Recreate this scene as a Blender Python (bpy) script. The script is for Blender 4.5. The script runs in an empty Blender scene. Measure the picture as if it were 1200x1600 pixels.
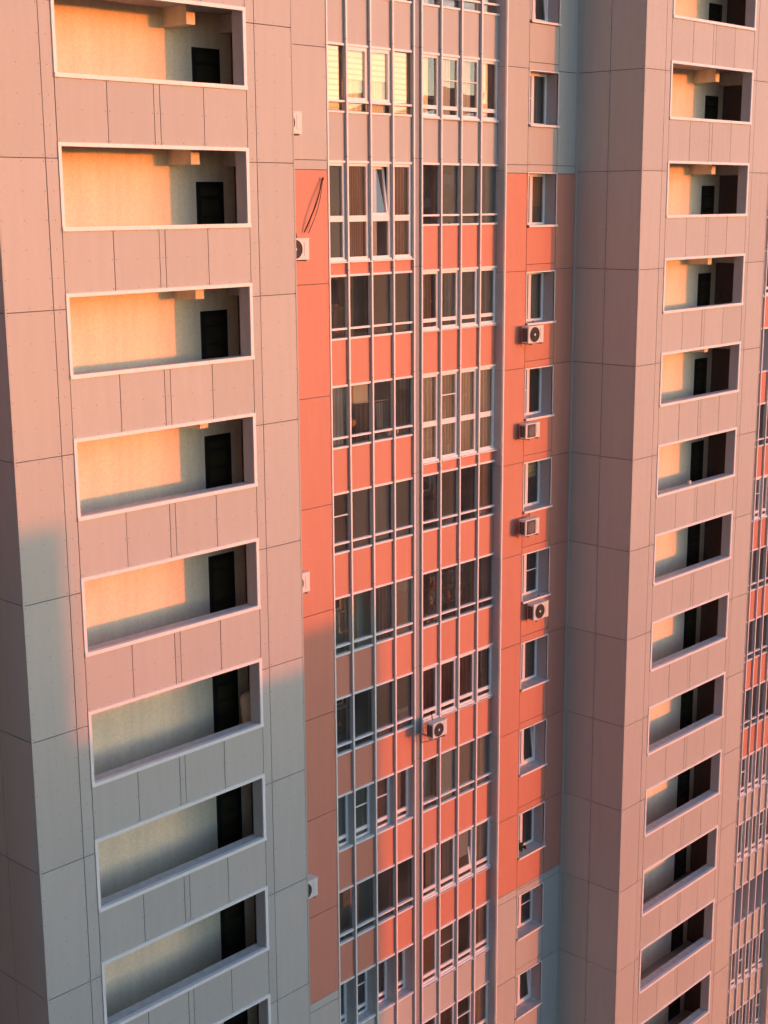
import bpy, math, random
from mathutils import Vector, Matrix
R = math.radians
scene = bpy.context.scene
rng = random.Random(7)

# ------------------------------------------------------------------ camera
cam_d = bpy.data.cameras.new('camera'); cam = bpy.data.objects.new('camera', cam_d)
scene.collection.objects.link(cam)
YAW, PITCH, ROLL = 0.8180, -0.2144, -0.0061
F = Vector((math.sin(YAW)*math.cos(PITCH), math.cos(YAW)*math.cos(PITCH), math.sin(PITCH)))
RT0 = Vector((math.cos(YAW), -math.sin(YAW), 0)); UP0 = RT0.cross(F)
RT = math.cos(ROLL)*RT0 + math.sin(ROLL)*UP0; UP = -math.sin(ROLL)*RT0 + math.cos(ROLL)*UP0
m = Matrix.Identity(4)
for i in range(3):
    m[i][0] = RT[i]; m[i][1] = UP[i]; m[i][2] = -F[i]
m[0][3], m[1][3], m[2][3] = -15.89, -23.11, -3.915
cam.matrix_world = m
cam_d.sensor_fit = 'VERTICAL'; cam_d.sensor_height = 24; cam_d.lens = 2224.0/1600*24
cam_d.clip_end = 20000
scene.camera = cam

# ------------------------------------------------------------------ sky, sun, exposure
TAN = 0.497                       # light runs (-TAN, 1) in plan
SUN_EL = R(1.7)
AZ = math.atan(TAN)               # sun stands this far to the right of the facade's normal
sun_dir = Vector((math.sin(AZ)*math.cos(SUN_EL), -math.cos(AZ)*math.cos(SUN_EL), math.sin(SUN_EL)))
w = bpy.data.worlds.new('World'); scene.world = w; w.use_nodes = True
nt = w.node_tree; bg = nt.nodes['Background']
sky = nt.nodes.new('ShaderNodeTexSky'); sky.sky_type = 'NISHITA'; sky.sun_disc = False
sky.sun_elevation = SUN_EL
sky.sun_rotation = math.atan2(sun_dir.x, sun_dir.y)     # measured from +Y towards +X
sky.air_density = 0.65; sky.dust_density = 0.6; sky.ozone_density = 1.85
nt.links.new(sky.outputs[0], bg.inputs[0]); bg.inputs[1].default_value = 0.15
sd = bpy.data.lights.new('sun', 'SUN'); sun = bpy.data.objects.new('sun', sd)
scene.collection.objects.link(sun)
sd.energy = 0.45; sd.angle = R(0.53); sd.color = (1.0, 0.145, 0.0)
sun.rotation_euler = sun_dir.to_track_quat('Z', 'Y').to_euler()
sun.location = (30, -60, 30)
scene.view_settings.view_transform = 'Standard'; scene.view_settings.look = 'None'
scene.view_settings.gamma = 1; scene.view_settings.exposure = 2.53
scene.cycles.max_bounces = 8; scene.cycles.transparent_max_bounces = 12

# ------------------------------------------------------------------ materials
def mat(name, col, rough=.6, spec=.3, metal=0.0, speckle=0.0, scale=60, island=0.0, streak=0.0, bump=0.0):
    M = bpy.data.materials.new(name); M.use_nodes = True
    t = M.node_tree; N = t.nodes; L = t.links
    b = N['Principled BSDF']
    b.inputs['Roughness'].default_value = rough; b.inputs['Metallic'].default_value = metal
    b.inputs['Specular IOR Level'].default_value = spec
    c = (*col, 1)
    b.inputs['Base Color'].default_value = c
    if speckle or island or streak:
        val = N.new('ShaderNodeValue'); val.outputs[0].default_value = 1.0
        cur = val.outputs[0]
        geo = N.new('ShaderNodeNewGeometry'); tc = N.new('ShaderNodeTexCoord')
        def mul(fac, amt):
            nonlocal cur
            mr = N.new('ShaderNodeMapRange'); mr.inputs[3].default_value = 1-amt; mr.inputs[4].default_value = 1+amt
            L.new(fac, mr.inputs[0])
            mm = N.new('ShaderNodeMath'); mm.operation = 'MULTIPLY'
            L.new(cur, mm.inputs[0]); L.new(mr.outputs[0], mm.inputs[1]); cur = mm.outputs[0]
        if island: mul(geo.outputs['Random Per Island'], island)
        if speckle:
            n = N.new('ShaderNodeTexNoise'); n.inputs['Scale'].default_value = scale; n.inputs['Detail'].default_value = 4
            L.new(tc.outputs['Object'], n.inputs['Vector']); mul(n.outputs[0], speckle*2)
        if streak:
            mp = N.new('ShaderNodeMapping'); mp.inputs['Scale'].default_value = (3.5, 3.5, .35)
            n = N.new('ShaderNodeTexNoise'); n.inputs['Scale'].default_value = 1.6; n.inputs['Detail'].default_value = 6
            L.new(tc.outputs['Object'], mp.inputs['Vector']); L.new(mp.outputs[0], n.inputs['Vector']); mul(n.outputs[0], streak*2)
        mx = N.new('ShaderNodeMix'); mx.data_type = 'RGBA'; mx.blend_type = 'MULTIPLY'; mx.inputs[0].default_value = 1
        mx.inputs[6].default_value = c
        L.new(cur, mx.inputs[7]); L.new(mx.outputs[2], b.inputs['Base Color'])
        if bump:
            bp = N.new('ShaderNodeBump'); bp.inputs['Strength'].default_value = bump; bp.inputs['Distance'].default_value = .01
            n2 = N.new('ShaderNodeTexNoise'); n2.inputs['Scale'].default_value = 45; n2.inputs['Detail'].default_value = 5
            L.new(tc.outputs['Object'], n2.inputs['Vector']); L.new(n2.outputs[0], bp.inputs['Height']); L.new(bp.outputs[0], b.inputs['Normal'])
    return M

def glass(name, tint, boost=1.15, haze=.045):
    M = bpy.data.materials.new(name); M.use_nodes = True
    t = M.node_tree; N = t.nodes; L = t.links
    N.remove(N['Principled BSDF']); out = N['Material Output']
    tr = N.new('ShaderNodeBsdfTransparent'); tr.inputs[0].default_value = (*tint, 1)
    gl = N.new('ShaderNodeBsdfGlossy'); gl.inputs['Roughness'].default_value = 0.0; gl.inputs[0].default_value = (1, 1, 1, 1)
    fr = N.new('ShaderNodeFresnel'); fr.inputs['IOR'].default_value = 1.52
    mm = N.new('ShaderNodeMath'); mm.operation = 'MULTIPLY'; mm.inputs[1].default_value = 1.75*boost; mm.use_clamp = True
    L.new(fr.outputs[0], mm.inputs[0])
    mx = N.new('ShaderNodeMixShader'); L.new(mm.outputs[0], mx.inputs[0]); L.new(tr.outputs[0], mx.inputs[1]); L.new(gl.outputs[0], mx.inputs[2])
    df = N.new('ShaderNodeBsdfDiffuse'); df.inputs[0].default_value = (.62, .62, .60, 1)  # pale film paints a hazy reflection into the panes
    tc = N.new('ShaderNodeTexCoord'); no = N.new('ShaderNodeTexNoise'); no.inputs['Scale'].default_value = 1.4; no.inputs['Detail'].default_value = 5
    L.new(tc.outputs['Object'], no.inputs['Vector'])
    mr = N.new('ShaderNodeMapRange'); mr.inputs[1].default_value = .3; mr.inputs[2].default_value = .7
    mr.inputs[3].default_value = haze*.5; mr.inputs[4].default_value = haze*1.5; L.new(no.outputs[0], mr.inputs[0])
    m2 = N.new('ShaderNodeMixShader'); L.new(mr.outputs[0], m2.inputs[0]); L.new(mx.outputs[0], m2.inputs[1]); L.new(df.outputs[0], m2.inputs[2])
    L.new(m2.outputs[0], out.inputs[0])
    return M

def blind(name, c1, c2, pitch):
    M = bpy.data.materials.new(name); M.use_nodes = True
    t = M.node_tree; N = t.nodes; L = t.links; b = N['Principled BSDF']
    b.inputs['Roughness'].default_value = .8; b.inputs['Specular IOR Level'].default_value = .15
    tc = N.new('ShaderNodeTexCoord'); wv = N.new('ShaderNodeTexWave'); wv.wave_type = 'BANDS'; wv.bands_direction = 'Z'
    wv.inputs['Scale'].default_value = 1/pitch*0.314; wv.inputs['Distortion'].default_value = 0.0
    L.new(tc.outputs['Object'], wv.inputs['Vector'])
    cr = N.new('ShaderNodeValToRGB'); cr.color_ramp.elements[0].color = (*c2, 1); cr.color_ramp.elements[1].color = (*c1, 1)
    cr.color_ramp.elements[0].position = .08; cr.color_ramp.elements[1].position = .4
    L.new(wv.outputs['Fac'], cr.inputs[0]); L.new(cr.outputs[0], b.inputs['Base Color'])
    return M

GREY = (.505, .50, .462)
M = dict(
    panel=mat('cladding_grey', GREY, .55, .35, speckle=.13, scale=120, island=.045, streak=.035, bump=.08),
    orange=mat('cladding_orange', (.61, .262, .188), .55, .35, speckle=.12, scale=120, island=.05, streak=.035, bump=.08),
    gap=mat('joint_backing', (.15, .145, .14), .9, .1),  # dark backing behind the open joints
    rivet=mat('rivet', (.25, .24, .23), .5, .3),
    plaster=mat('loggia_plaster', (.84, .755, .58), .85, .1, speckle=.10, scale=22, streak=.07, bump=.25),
    concrete=mat('concrete', (.52, .51, .49), .9, .1, speckle=.12, scale=9, streak=.05, bump=.2),
    reveal=mat('reveal_metal', (.46, .46, .47), .5, .3, speckle=.04, scale=8),
    shadewall=mat('shaded_plaster', (.13, .11, .11), .8, .1, speckle=.1, scale=10, streak=.08),
    trim=mat('white_trim', (.87, .86, .84), .4, .4, speckle=.05, scale=14),
    sill=mat('sill_metal', (.55, .55, .55), .45, .4, speckle=.12, scale=6, streak=.12),
    alu_shade=mat('aluminium_shade', (.50, .50, .50), .4, .5, speckle=.04, scale=10),
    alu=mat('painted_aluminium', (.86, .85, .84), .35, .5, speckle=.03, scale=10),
    postgrey=mat('post_infill', (.33, .33, .34), .5, .3, speckle=.05, scale=10),
    pvc=mat('white_pvc', (.88, .88, .86), .3, .4, speckle=.02, scale=10),
    door=mat('dark_door', (.018, .016, .016), .45, .3),
    doorglass=mat('door_glass', (.045, .04, .022), .2, .5),
    room=mat('room_paint', (.36, .40, .38), .8, .1, speckle=.05, scale=5),
    roomdark=mat('room_dark', (.21, .235, .23), .8, .1, speckle=.06, scale=5),
    roomwarm=mat('room_pale', (.66, .76, .72), .8, .1, speckle=.05, scale=5),
    wood=mat('wood_boards', (.28, .20, .13), .6, .2, speckle=.15, scale=6, streak=.2),
    floor=mat('floor_screed', (.44, .42, .40), .8, .1),
    c_brown=mat('cloth_brown', (.36, .29, .23), .9, .05, speckle=.05, scale=30, streak=.1),
    c_dark=mat('cloth_dark', (.09, .10, .10), .9, .05, speckle=.05, scale=30, streak=.1),
    c_beige=mat('cloth_beige', (.50, .49, .42), .9, .05, speckle=.05, scale=30, streak=.1),
    c_grey=mat('cloth_grey', (.30, .40, .45), .9, .05, speckle=.06, scale=30, streak=.12),
    c_white=mat('cloth_white', (.75, .74, .70), .9, .05, speckle=.03, scale=30, streak=.05),
    c_cream=mat('cloth_cream', (.85, .78, .52), .9, .05, speckle=.03, scale=30),
    c_red=mat('cloth_maroon', (.13, .05, .045), .9, .05, streak=.1),
    zebra=blind('striped_blind', (.90, .88, .62), (.70, .66, .44), .135),
    slats=blind('slatted_blind', (.34, .27, .21), (.18, .14, .11), .06),
    screen=mat('brown_screen', (.19, .20, .19), .9, .05, speckle=.04, scale=40),
    screengrey=mat('grey_screen', (.22, .29, .31), .9, .05, speckle=.05, scale=40),
    g_tint=glass('tinted_glass', (.60, .57, .53)),
    g_mid=glass('pale_glass', (.78, .76, .72)),
    g_clear=glass('clear_glass', (.93, .94, .92)),
    ac=mat('ac_white', (.74, .73, .70), .4, .4, speckle=.05, scale=12),
    acdark=mat('ac_dark', (.03, .03, .03), .5, .3),
    acgrille=mat('ac_grille', (.16, .155, .15), .5, .3),
    steel=mat('bracket_steel', (.32, .31, .30), .5, .3, metal=.4),
    black=mat('black_rubber', (.02, .02, .02), .6, .2),
    ground=mat('ground_soil', (.04, .045, .03), .95, .05, speckle=.3, scale=.05),
    hill=mat('hill_scrub', (.07, .075, .055), .95, .05, speckle=.3, scale=.01),
    leaf=mat('leaf_green', (.05, .09, .03), .6, .2, island=.35),
    bark=mat('bark', (.10, .075, .055), .9, .1, speckle=.15, scale=8),
    red=mat('toy_red', (.50, .03, .03), .6, .2),
    pink=mat('petal_pink', (.60, .16, .16), .7, .1, island=.2),
    sunglow=mat('painted_sunglow', (.66, .40, .16), .6, .2, streak=.12),  # sunset light as colour: sunlit strips and a mirrored sky
    amber=mat('amber_board', (.55, .26, .08), .6, .2, streak=.1),
    wicker=mat('pale_wicker', (.52, .42, .33), .8, .1, speckle=.2, scale=50),
    cardboard=mat('cardboard', (.55, .40, .22), .8, .1, speckle=.05, scale=10),
    neigh=mat('neighbour_render', (.14, .135, .125), .7, .2, speckle=.06, scale=2, island=.02),
    neighwin=mat('neighbour_glass', (.03, .032, .035), .1, .6),
    roofing=mat('roof_felt', (.10, .10, .10), .9, .1),
)

# ------------------------------------------------------------------ mesh builder
class MB:
    def __init__(s): s.v = []; s.f = []; s.m = []; s.mats = []; s.sm = False
    def slot(s, k):
        if k not in s.mats: s.mats.append(k)
        return s.mats.index(k)
    def poly(s, pts, k):
        i = len(s.v); s.v += [tuple(p) for p in pts]; s.f.append(tuple(range(i, i+len(pts)))); s.m.append(s.slot(k)); return s
    def box(s, x0, x1, y0, y1, z0, z1, k, ch=0.0):
        if x1 < x0: x0, x1 = x1, x0
        i = len(s.v); a = s.slot(k)
        s.v += [(x0,y0,z0),(x1,y0,z0),(x1,y1,z0),(x0,y1,z0),(x0,y0,z1),(x1,y0,z1),(x1,y1,z1),(x0,y1,z1)]
        for q in ((0,1,5,4),(1,2,6,5),(2,3,7,6),(3,0,4,7),(4,5,6,7),(3,2,1,0)):
            s.f.append(tuple(i+j for j in q)); s.m.append(a)
        return s
    def disc(s, c, r, n, axis, k):          # flat disc facing -axis
        pts = []
        for j in range(n):
            t = 2*math.pi*j/n; u, v = r*math.cos(t), r*math.sin(t)
            pts.append((c[0]+u, c[1], c[2]+v) if axis == 'y' else (c[0], c[1]-u, c[2]+v))
        return s.poly(pts, k)
    def tube(s, pts, r, k, n=6, closed=False):
        pts = [Vector(p) for p in pts]; rings = []; a = s.slot(k)
        rs = r if isinstance(r, (list, tuple)) else [r]*len(pts)
        for j, p in enumerate(pts):
            if closed: d = pts[(j+1) % len(pts)]-pts[j-1]
            else: d = pts[min(j+1, len(pts)-1)]-pts[max(j-1, 0)]
            d.normalize()
            u = d.cross(Vector((0, 0, 1)) if abs(d.z) < .9 else Vector((1, 0, 0))); u.normalize(); v = d.cross(u)
            i = len(s.v); rings.append(i)
            for q in range(n):
                t = 2*math.pi*q/n; s.v.append(tuple(p+u*rs[j]*math.cos(t)+v*rs[j]*math.sin(t)))
        m_ = len(rings)
        for j in range(m_ if closed else m_-1):
            A, B = rings[j], rings[(j+1) % m_]
            for q in range(n):
                s.f.append((A+q, A+(q+1) % n, B+(q+1) % n, B+q)); s.m.append(a)
        if not closed:
            s.f.append(tuple(rings[0]+q for q in range(n))); s.m.append(a)
            s.f.append(tuple(rings[-1]+n-1-q for q in range(n))); s.m.append(a)
        return s
    def lathe(s, c, prof, k, n=14):         # profile of (radius, z) about the vertical through c
        a = s.slot(k); i0 = len(s.v)
        for (r, z) in prof:
            for q in range(n):
                t = 2*math.pi*q/n; s.v.append((c[0]+r*math.cos(t), c[1]+r*math.sin(t), c[2]+z))
        for j in range(len(prof)-1):
            for q in range(n):
                s.f.append((i0+j*n+q, i0+j*n+(q+1) % n, i0+(j+1)*n+(q+1) % n, i0+(j+1)*n+q)); s.m.append(a)
        s.f.append(tuple(i0+n-1-q for q in range(n))); s.m.append(a)
        s.f.append(tuple(i0+(len(prof)-1)*n+q for q in range(n))); s.m.append(a)
        return s
    def blob(s, c, rx, ry, rz, k, n=8, mth=6, jit=.12):
        prof = []; a = s.slot(k); i0 = len(s.v)
        for j in range(mth+1):
            ph = math.pi*j/mth
            for q in range(n):
                t = 2*math.pi*q/n; e = 1+rng.uniform(-jit, jit)
                s.v.append((c[0]+rx*e*math.sin(ph)*math.cos(t), c[1]+ry*e*math.sin(ph)*math.sin(t), c[2]-rz*math.cos(ph)))
        for j in range(mth):
            for q in range(n):
                s.f.append((i0+j*n+q, i0+j*n+(q+1) % n, i0+(j+1)*n+(q+1) % n, i0+(j+1)*n+q)); s.m.append(a)
        return s
    def build(s, name, parent=None, smooth=False, loc=(0, 0, 0)):
        me = bpy.data.meshes.new(name); me.from_pydata(s.v, [], s.f)
        for k in s.mats: me.materials.append(M[k])
        for p, a in zip(me.polygons, s.m): p.material_index = a; p.use_smooth = smooth
        me.update()
        o = bpy.data.objects.new(name, me); scene.collection.objects.link(o); o.location = loc
        if parent: o.parent = parent
        return o

def tag(o, label=None, cat=None, group=None, kind=None):
    if label: o['label'] = label
    if cat: o['category'] = cat
    if group: o['group'] = group
    if kind: o['kind'] = kind
    return o
def empty(name, loc=(0, 0, 0)):
    o = bpy.data.objects.new(name, None); scene.collection.objects.link(o); o.location = loc; o.empty_display_size = .3
    return o
def kids(o): return [c for c in scene.collection.objects if c.parent == o]
def copy_tree(o, parent=None, dloc=None):
    c = o.copy(); scene.collection.objects.link(c)
    if parent: c.parent = parent
    if dloc is not None: c.location = Vector(o.location)+Vector(dloc)
    for ch in kids(o): copy_tree(ch, c)
    return c

# ------------------------------------------------------------------ dimensions (metres; z = 0 is the head of the top loggia in the picture)
H = 2.8; P = 21.01
KT, KB = -3, 14                       # first and last storey
ZTOP = -KT*H + .9; ZGROUND = -(KB+1)*H - 1.3
Y2 = 2.3; YG = 2.6                    # recessed wall, balcony glazing
TX0, TX1 = -1.39, 6.0                 # stair tower
OZ0, OZ1 = -3.14, -25.22              # orange band on the recessed walls

bld = empty('apartment_building', (0, 0, ZGROUND))
tag(bld, 'tall grey clad apartment block with orange band, open loggias and glazed balconies', 'building')
UP_ = Vector((0, 0, -ZGROUND))
def part(mb, name, parent=None, smooth=False, label=None):
    o = mb.build(name, parent or bld, smooth, UP_ if parent is None else (0, 0, 0))
    if label: o['label'] = label
    return o

G = .009                              # half a joint
def panel(mb, x0, x1, z0, z1, y, k='panel', rv=True):
    """cladding panel facing -y with open joints over a dark backing"""
    dy = rng.uniform(0, .005)
    mb.box(x0+G, x1-G, y+dy, y+.028, z0+G, z1-G, k)
    mb.poly([(x0, y+.034, z0), (x1, y+.034, z0), (x1, y+.034, z1), (x0, y+.034, z1)], 'gap')
    if rv:
        n = max(2, round((z1-z0)/.62)); xs = (x0+.05, x1-.05) if x1-x0 > .3 else ((x0+x1)/2,)
        if x1-x0 > .9: xs = (x0+.05, (x0+x1)/2, x1-.05)
        for x in xs:
            for j in range(n+1):
                z = z0+.06+(z1-z0-.12)*j/n
                mb.disc((x, y+dy-.003, z), .013, 6, 'y', 'rivet')
def panel_x(mb, x, y0, y1, z0, z1, k='panel', s=-1):
    """panel facing -x (s=-1) or +x"""
    if s < 0: mb.box(x, x+.028, y0+G, y1-G, z0+G, z1-G, k); xb = x+.034
    else: mb.box(x-.028, x, y0+G, y1-G, z0+G, z1-G, k); xb = x-.034
    pts = [(xb, y1, z0), (xb, y0, z0), (xb, y0, z1), (xb, y1, z1)]
    mb.poly(pts if s < 0 else pts[::-1], 'gap')
    if s < 0:
        n = max(2, round((z1-z0)/.62))
        for y in (y0+.05, y1-.05):
            for j in range(n+1): mb.disc((x-.003, y, z0+.06+(z1-z0-.12)*j/n), .013, 6, 'x', 'rivet')

def seams(off, a=ZTOP, b=ZGROUND):
    zs = [a]
    for k in range(KT, KB+2):
        z = off-k*H
        if b+.3 < z < a-.2: zs.append(z)
    return zs+[b]

# ---------------------------------------------------------------- stair towers
def tower(x):
    mb = MB(); S = seams(-.28)
    for a, b in zip(S[:-1], S[1:]):
        for x0, x1 in ((-1.39, -.33), (-.33, -.05), (4.67, 4.92), (4.92, 6.0)):
            panel(mb, x+x0, x+x1, b, a, 0)
    zz = []
    for k in range(KT, KB+1): zz.append((-k*H, -k*H-1.57))
    spans = [(ZTOP, zz[0][0])]+[(zz[i][1], zz[i+1][0]) for i in range(len(zz)-1)]+[(zz[-1][1], ZGROUND)]
    for a, b in spans:
        for x0, x1 in ((-.05, 1.12), (1.12, 2.24), (2.24, 2.39), (2.39, 3.51), (3.51, 4.67)):
            panel(mb, x+x0, x+x1, b, a, 0)
    part(mb, 'wall', label='grey clad front of a projecting stair tower')
    mb = MB()
    for a, b in zip(S[:-1], S[1:]):
        panel_x(mb, x+TX0, .03, 1.17, b, a); panel_x(mb, x+TX0, 1.17, Y2-.02, b, a)
        panel_x(mb, x+TX1, .03, 1.17, b, a, s=1); panel_x(mb, x+TX1, 1.17, Y2-.02, b, a, s=1)
    # corner profiles
    mb.box(x+TX0-.006, x+TX0+.03, -.006, .034, ZGROUND, ZTOP, 'panel')
    mb.box(x+TX1-.03, x+TX1+.006, -.006, .034, ZGROUND, ZTOP, 'panel')
    mb.box(x+TX0-.035, x+TX0-.001, Y2-.05, Y2-.004, ZGROUND, ZTOP, 'panel')
    part(mb, 'wall', label='shaded side of a projecting stair tower')

def make_loggia():
    L0, L1, YB = -.7, 5.63, 1.56; a, b = .03, 4.58; J = .30; zt, zb, zf, zc = -.015, -1.575, -2.58, .06
    mb = MB()
    q = mb.poly
    q([(L0, YB, zf), (L1, YB, zf), (L1, YB, zc), (L0, YB, zc)], 'plaster')                 # back
    q([(L1, YB, zf), (L1, J, zf), (L1, J, zc), (L1, YB, zc)], 'shadewall')                   # right; its shade is painted into the wall colour
    q([(L0, J, zf), (L0, YB, zf), (L0, YB, zc), (L0, J, zc)], 'plaster')                    # left
    q([(L0, J, zf), (L1, J, zf), (L1, YB, zf), (L0, YB, zf)], 'floor')
    q([(L0, YB, zc), (L1, YB, zc), (L1, J, zc), (L0, J, zc)], 'concrete')                   # ceiling
    q([(L1, J, zf), (L0, J, zf), (L0, J, zb), (L1, J, zb)], 'concrete')                     # inside of the parapet
    q([(a, J, zb), (L0, J, zb), (L0, J, zc), (a, J, zc)], 'concrete')
    q([(L1, J, zb), (b, J, zb), (b, J, zc), (L1, J, zc)], 'concrete')
    q([(b, J, zt), (a, J, zt), (a, J, zc), (b, J, zc)], 'concrete')
    q([(b, J, zb), (b, 0, zb), (b, 0, zt), (b, J, zt)], 'reveal')
    q([(a, 0, zb), (a, J, zb), (a, J, zt), (a, 0, zt)], 'reveal')
    q([(a, 0, zt), (a, J, zt), (b, J, zt), (b, 0, zt)], 'reveal')
    q([(a, 0, zb), (b, 0, zb), (b, J, zb), (a, J, zb)], 'sill')
    lg = mb.build('loggia')
    fr = MB(); w_ = .058
    for i, (x0, x1) in enumerate(((-.055, 1.72), (1.725, 3.4), (3.405, 4.675))):
        fr.box(x0, x1, -.03, .05, zt-.042, zt+.028, 'trim'); fr.box(x0, x1, -.045, .06, zb-.045, zb+.035, 'trim')
    fr.box(-.055, -.055+w_+.01, -.027, .05, zb+.035, zt-.042, 'trim')
    fr.box(4.675-w_-.02, 4.675, -.027, .05, zb+.035, zt-.042, 'trim')
    fr.build('frame', lg)
    sl = MB(); sl.box(a+.002, 1.9, .061, J+.03, zb+.004, zb+.022, 'sill'); sl.box(1.91, b-.002, .061, J+.03, zb+.003, zb+.021, 'sill')
    sl.build('sill', lg)
    d = MB()
    d.box(4.52, 5.28, YB-.03, YB-.003, zf+.01, -.66, 'door')
    for (z0, z1) in ((-1.0+.04, -.80), (-1.38, -1.03), (-1.76, -1.43), (-2.14, -1.81), (-2.5, -2.2)):
        d.box(4.63, 5.14, YB-.042, YB-.034, z0, z1, 'doorglass')
    d.build('door', lg)
    bm = MB(); bm.box(3.77, 4.0, .78, YB-.002, -.32, zc-.002, 'plaster'); bm.build('beam', lg)
    b2 = MB(); b2.box(5.3, L1-.003, .62, YB-.003, -.33, zc-.003, 'concrete'); b2.build('beam', lg)
    return lg
lg0 = make_loggia()

# ---------------------------------------------------------------- punched windows of the recessed wall
WX0, WX1, WZ0, WZ1 = 17.32, 18.66, -1.80, -.34
def make_punched(variant):
    yb = Y2+.40
    mb = MB(); q = mb.poly; x0, x1, z0, z1 = WX0, WX1, WZ0, WZ1
    q([(x1, yb+.06, z0), (x1, Y2, z0), (x1, Y2, z1), (x1, yb+.06, z1)], 'reveal')
    q([(x0, Y2, z0), (x0, yb+.06, z0), (x0, yb+.06, z1), (x0, Y2, z1)], 'reveal')
    q([(x0, Y2, z1), (x0, yb+.06, z1), (x1, yb+.06, z1), (x1, Y2, z1)], 'reveal')
    # frame
    f = .078
    mb.box(x0, x1, yb, yb+.06, z0, z0+f, 'pvc'); mb.box(x0, x1, yb, yb+.06, z1-f, z1, 'pvc')
    mb.box(x0, x0+f, yb, yb+.06, z0+f, z1-f, 'pvc'); mb.box(x1-f, x1, yb, yb+.06, z0+f, z1-f, 'pvc')
    xm = (x0+x1)/2
    mb.box(xm-.062, xm+.062, yb-.004, yb+.06, z0+f, z1-f, 'pvc')
    if 'screen' in variant:
        zm = (z0+z1)/2+.03
        mb.box(x0+f, xm-.05, yb-.006, yb+.02, zm-.014, zm+.014, 'pvc')
    if 'bar' in variant:
        zm = (z0+z1)/2+.03
        mb.box(xm+.05, x1-f, yb-.006, yb+.02, zm-.014, zm+.014, 'pvc')
    wn = mb.build('window')
    t = MB(); t.box(x0-.03, x0, Y2-.022, Y2+.03, z0+.03, z1+.03, 'trim'); t.box(x1, x1+.025, Y2-.018, Y2+.03, z0+.03, z1+.03, 'trim')
    t.box(x0, x1, Y2-.02, Y2+.03, z1, z1+.035, 'trim'); t.build('frame', wn)
    s = MB(); s.box(x0-.01, x1+.03, Y2-.07, yb-.002, z0-.02, z0+.012, 'sill'); s.box(x0-.01, x1+.03, Y2-.075, Y2-.071, z0-.05, z0+.012, 'trim'); s.build('sill', wn)
    g = MB()
    for (a, b) in ((x0+f, xm-.062), (xm+.062, x1-f)):
        if 'tilt' in variant and a > xm: continue
        j = [rng.uniform(-.003, .003) for _ in range(4)]
        g.poly([(a, yb+.03+j[0], z0+f), (b, yb+.03+j[1], z0+f), (b, yb+.03+j[2], z1-f), (a, yb+.03+j[3], z1-f)], 'g_tint')
    g.build('pane', wn)
    if 'tilt' in variant:
        a, b = xm+.04, x1-.05; h = z1-z0-2*f; sh = MB()
        def T(x, y, z): return (x, yb+.02+y+.13*(z-(z0+f))/h, z)
        def bar(xa, xb, za, zb_):
            i = len(sh.v); aa = sh.slot('pvc')
            sh.v += [T(xa,-.02,za),T(xb,-.02,za),T(xb,.03,za),T(xa,.03,za),T(xa,-.02,zb_),T(xb,-.02,zb_),T(xb,.03,zb_),T(xa,.03,zb_)]
            for qd in ((0,1,5,4),(1,2,6,5),(2,3,7,6),(3,0,4,7),(4,5,6,7),(3,2,1,0)): sh.f.append(tuple(i+j for j in qd)); sh.m.append(aa)
        za, zb_ = z0+f, z1-f
        bar(a, b, za, za+.06); bar(a, b, zb_-.06, zb_); bar(a, a+.06, za+.06, zb_-.06); bar(b-.06, b, za+.06, zb_-.06)
        sh.poly([T(a+.06, 0, za+.06), T(b-.06, 0, za+.06), T(b-.06, 0, zb_-.06), T(a+.06, 0, zb_-.06)], 'g_tint')
        sh.build('sash', wn)
    # shallow room behind
    r = MB(); rk = 'roomdark'; yr = yb+1.6
    r.poly([(x0-.4, yr, z0-.6), (x1+.8, yr, z0-.6), (x1+.8, yr, z1+.3), (x0-.4, yr, z1+.3)], rk)
    r.poly([(x1+.8, yr, z0-.6), (x1+.8, yb+.06, z0-.6), (x1+.8, yb+.06, z1+.3), (x1+.8, yr, z1+.3)], rk)
    r.poly([(x0-.4, yb+.06, z0-.6), (x0-.4, yr, z0-.6), (x0-.4, yr, z1+.3), (x0-.4, yb+.06, z1+.3)], rk)
    r.poly([(x0-.4, yb+.06, z0-.6), (x1+.8, yb+.06, z0-.6), (x1+.8, yr, z0-.6), (x0-.4, yr, z0-.6)], 'floor')
    r.poly([(x0-.4, yr, z1+.3), (x1+.8, yr, z1+.3), (x1+.8, yb+.06, z1+.3), (x0-.4, yb+.06, z1+.3)], rk)
    r.build('room', wn)
    c = MB()
    if 'skyglow' in variant: sheet(c, x0+.05, x1-.03, yb+.12, z0+.55, z1, 'sunglow', .012); sheet(c, x0+.05, x1-.03, yb+.14, z0+.03, z0+.55, 'c_brown', .012)  # orange upper sheet paints the sunset sky mirrored in the pane
    if 'half' in variant: sheet(c, xm+.25, x1-.03, yb+.16, z0+.05, z1, 'c_beige', .03)
    if 'dark' in variant: sheet(c, x0+.05, x1-.03, yb+.22, z0+.02, z1, 'c_dark', .03)
    if 'grey' in variant: sheet(c, x0+.05, x1-.03, yb+.2, z0+.02, z1, 'c_grey', .03)
    if 'blind' in variant: c.box(x0+.07, x1-.07, yb+.10, yb+.11, z0+.08, z1-.05, 'slats')
    if 'upper' in variant: c.box(xm+.05, x1-.07, yb+.10, yb+.11, z0+.85, z1-.05, 'zebra')
    if c.v: c.build('curtain', wn, smooth=True)
    return wn

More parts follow.
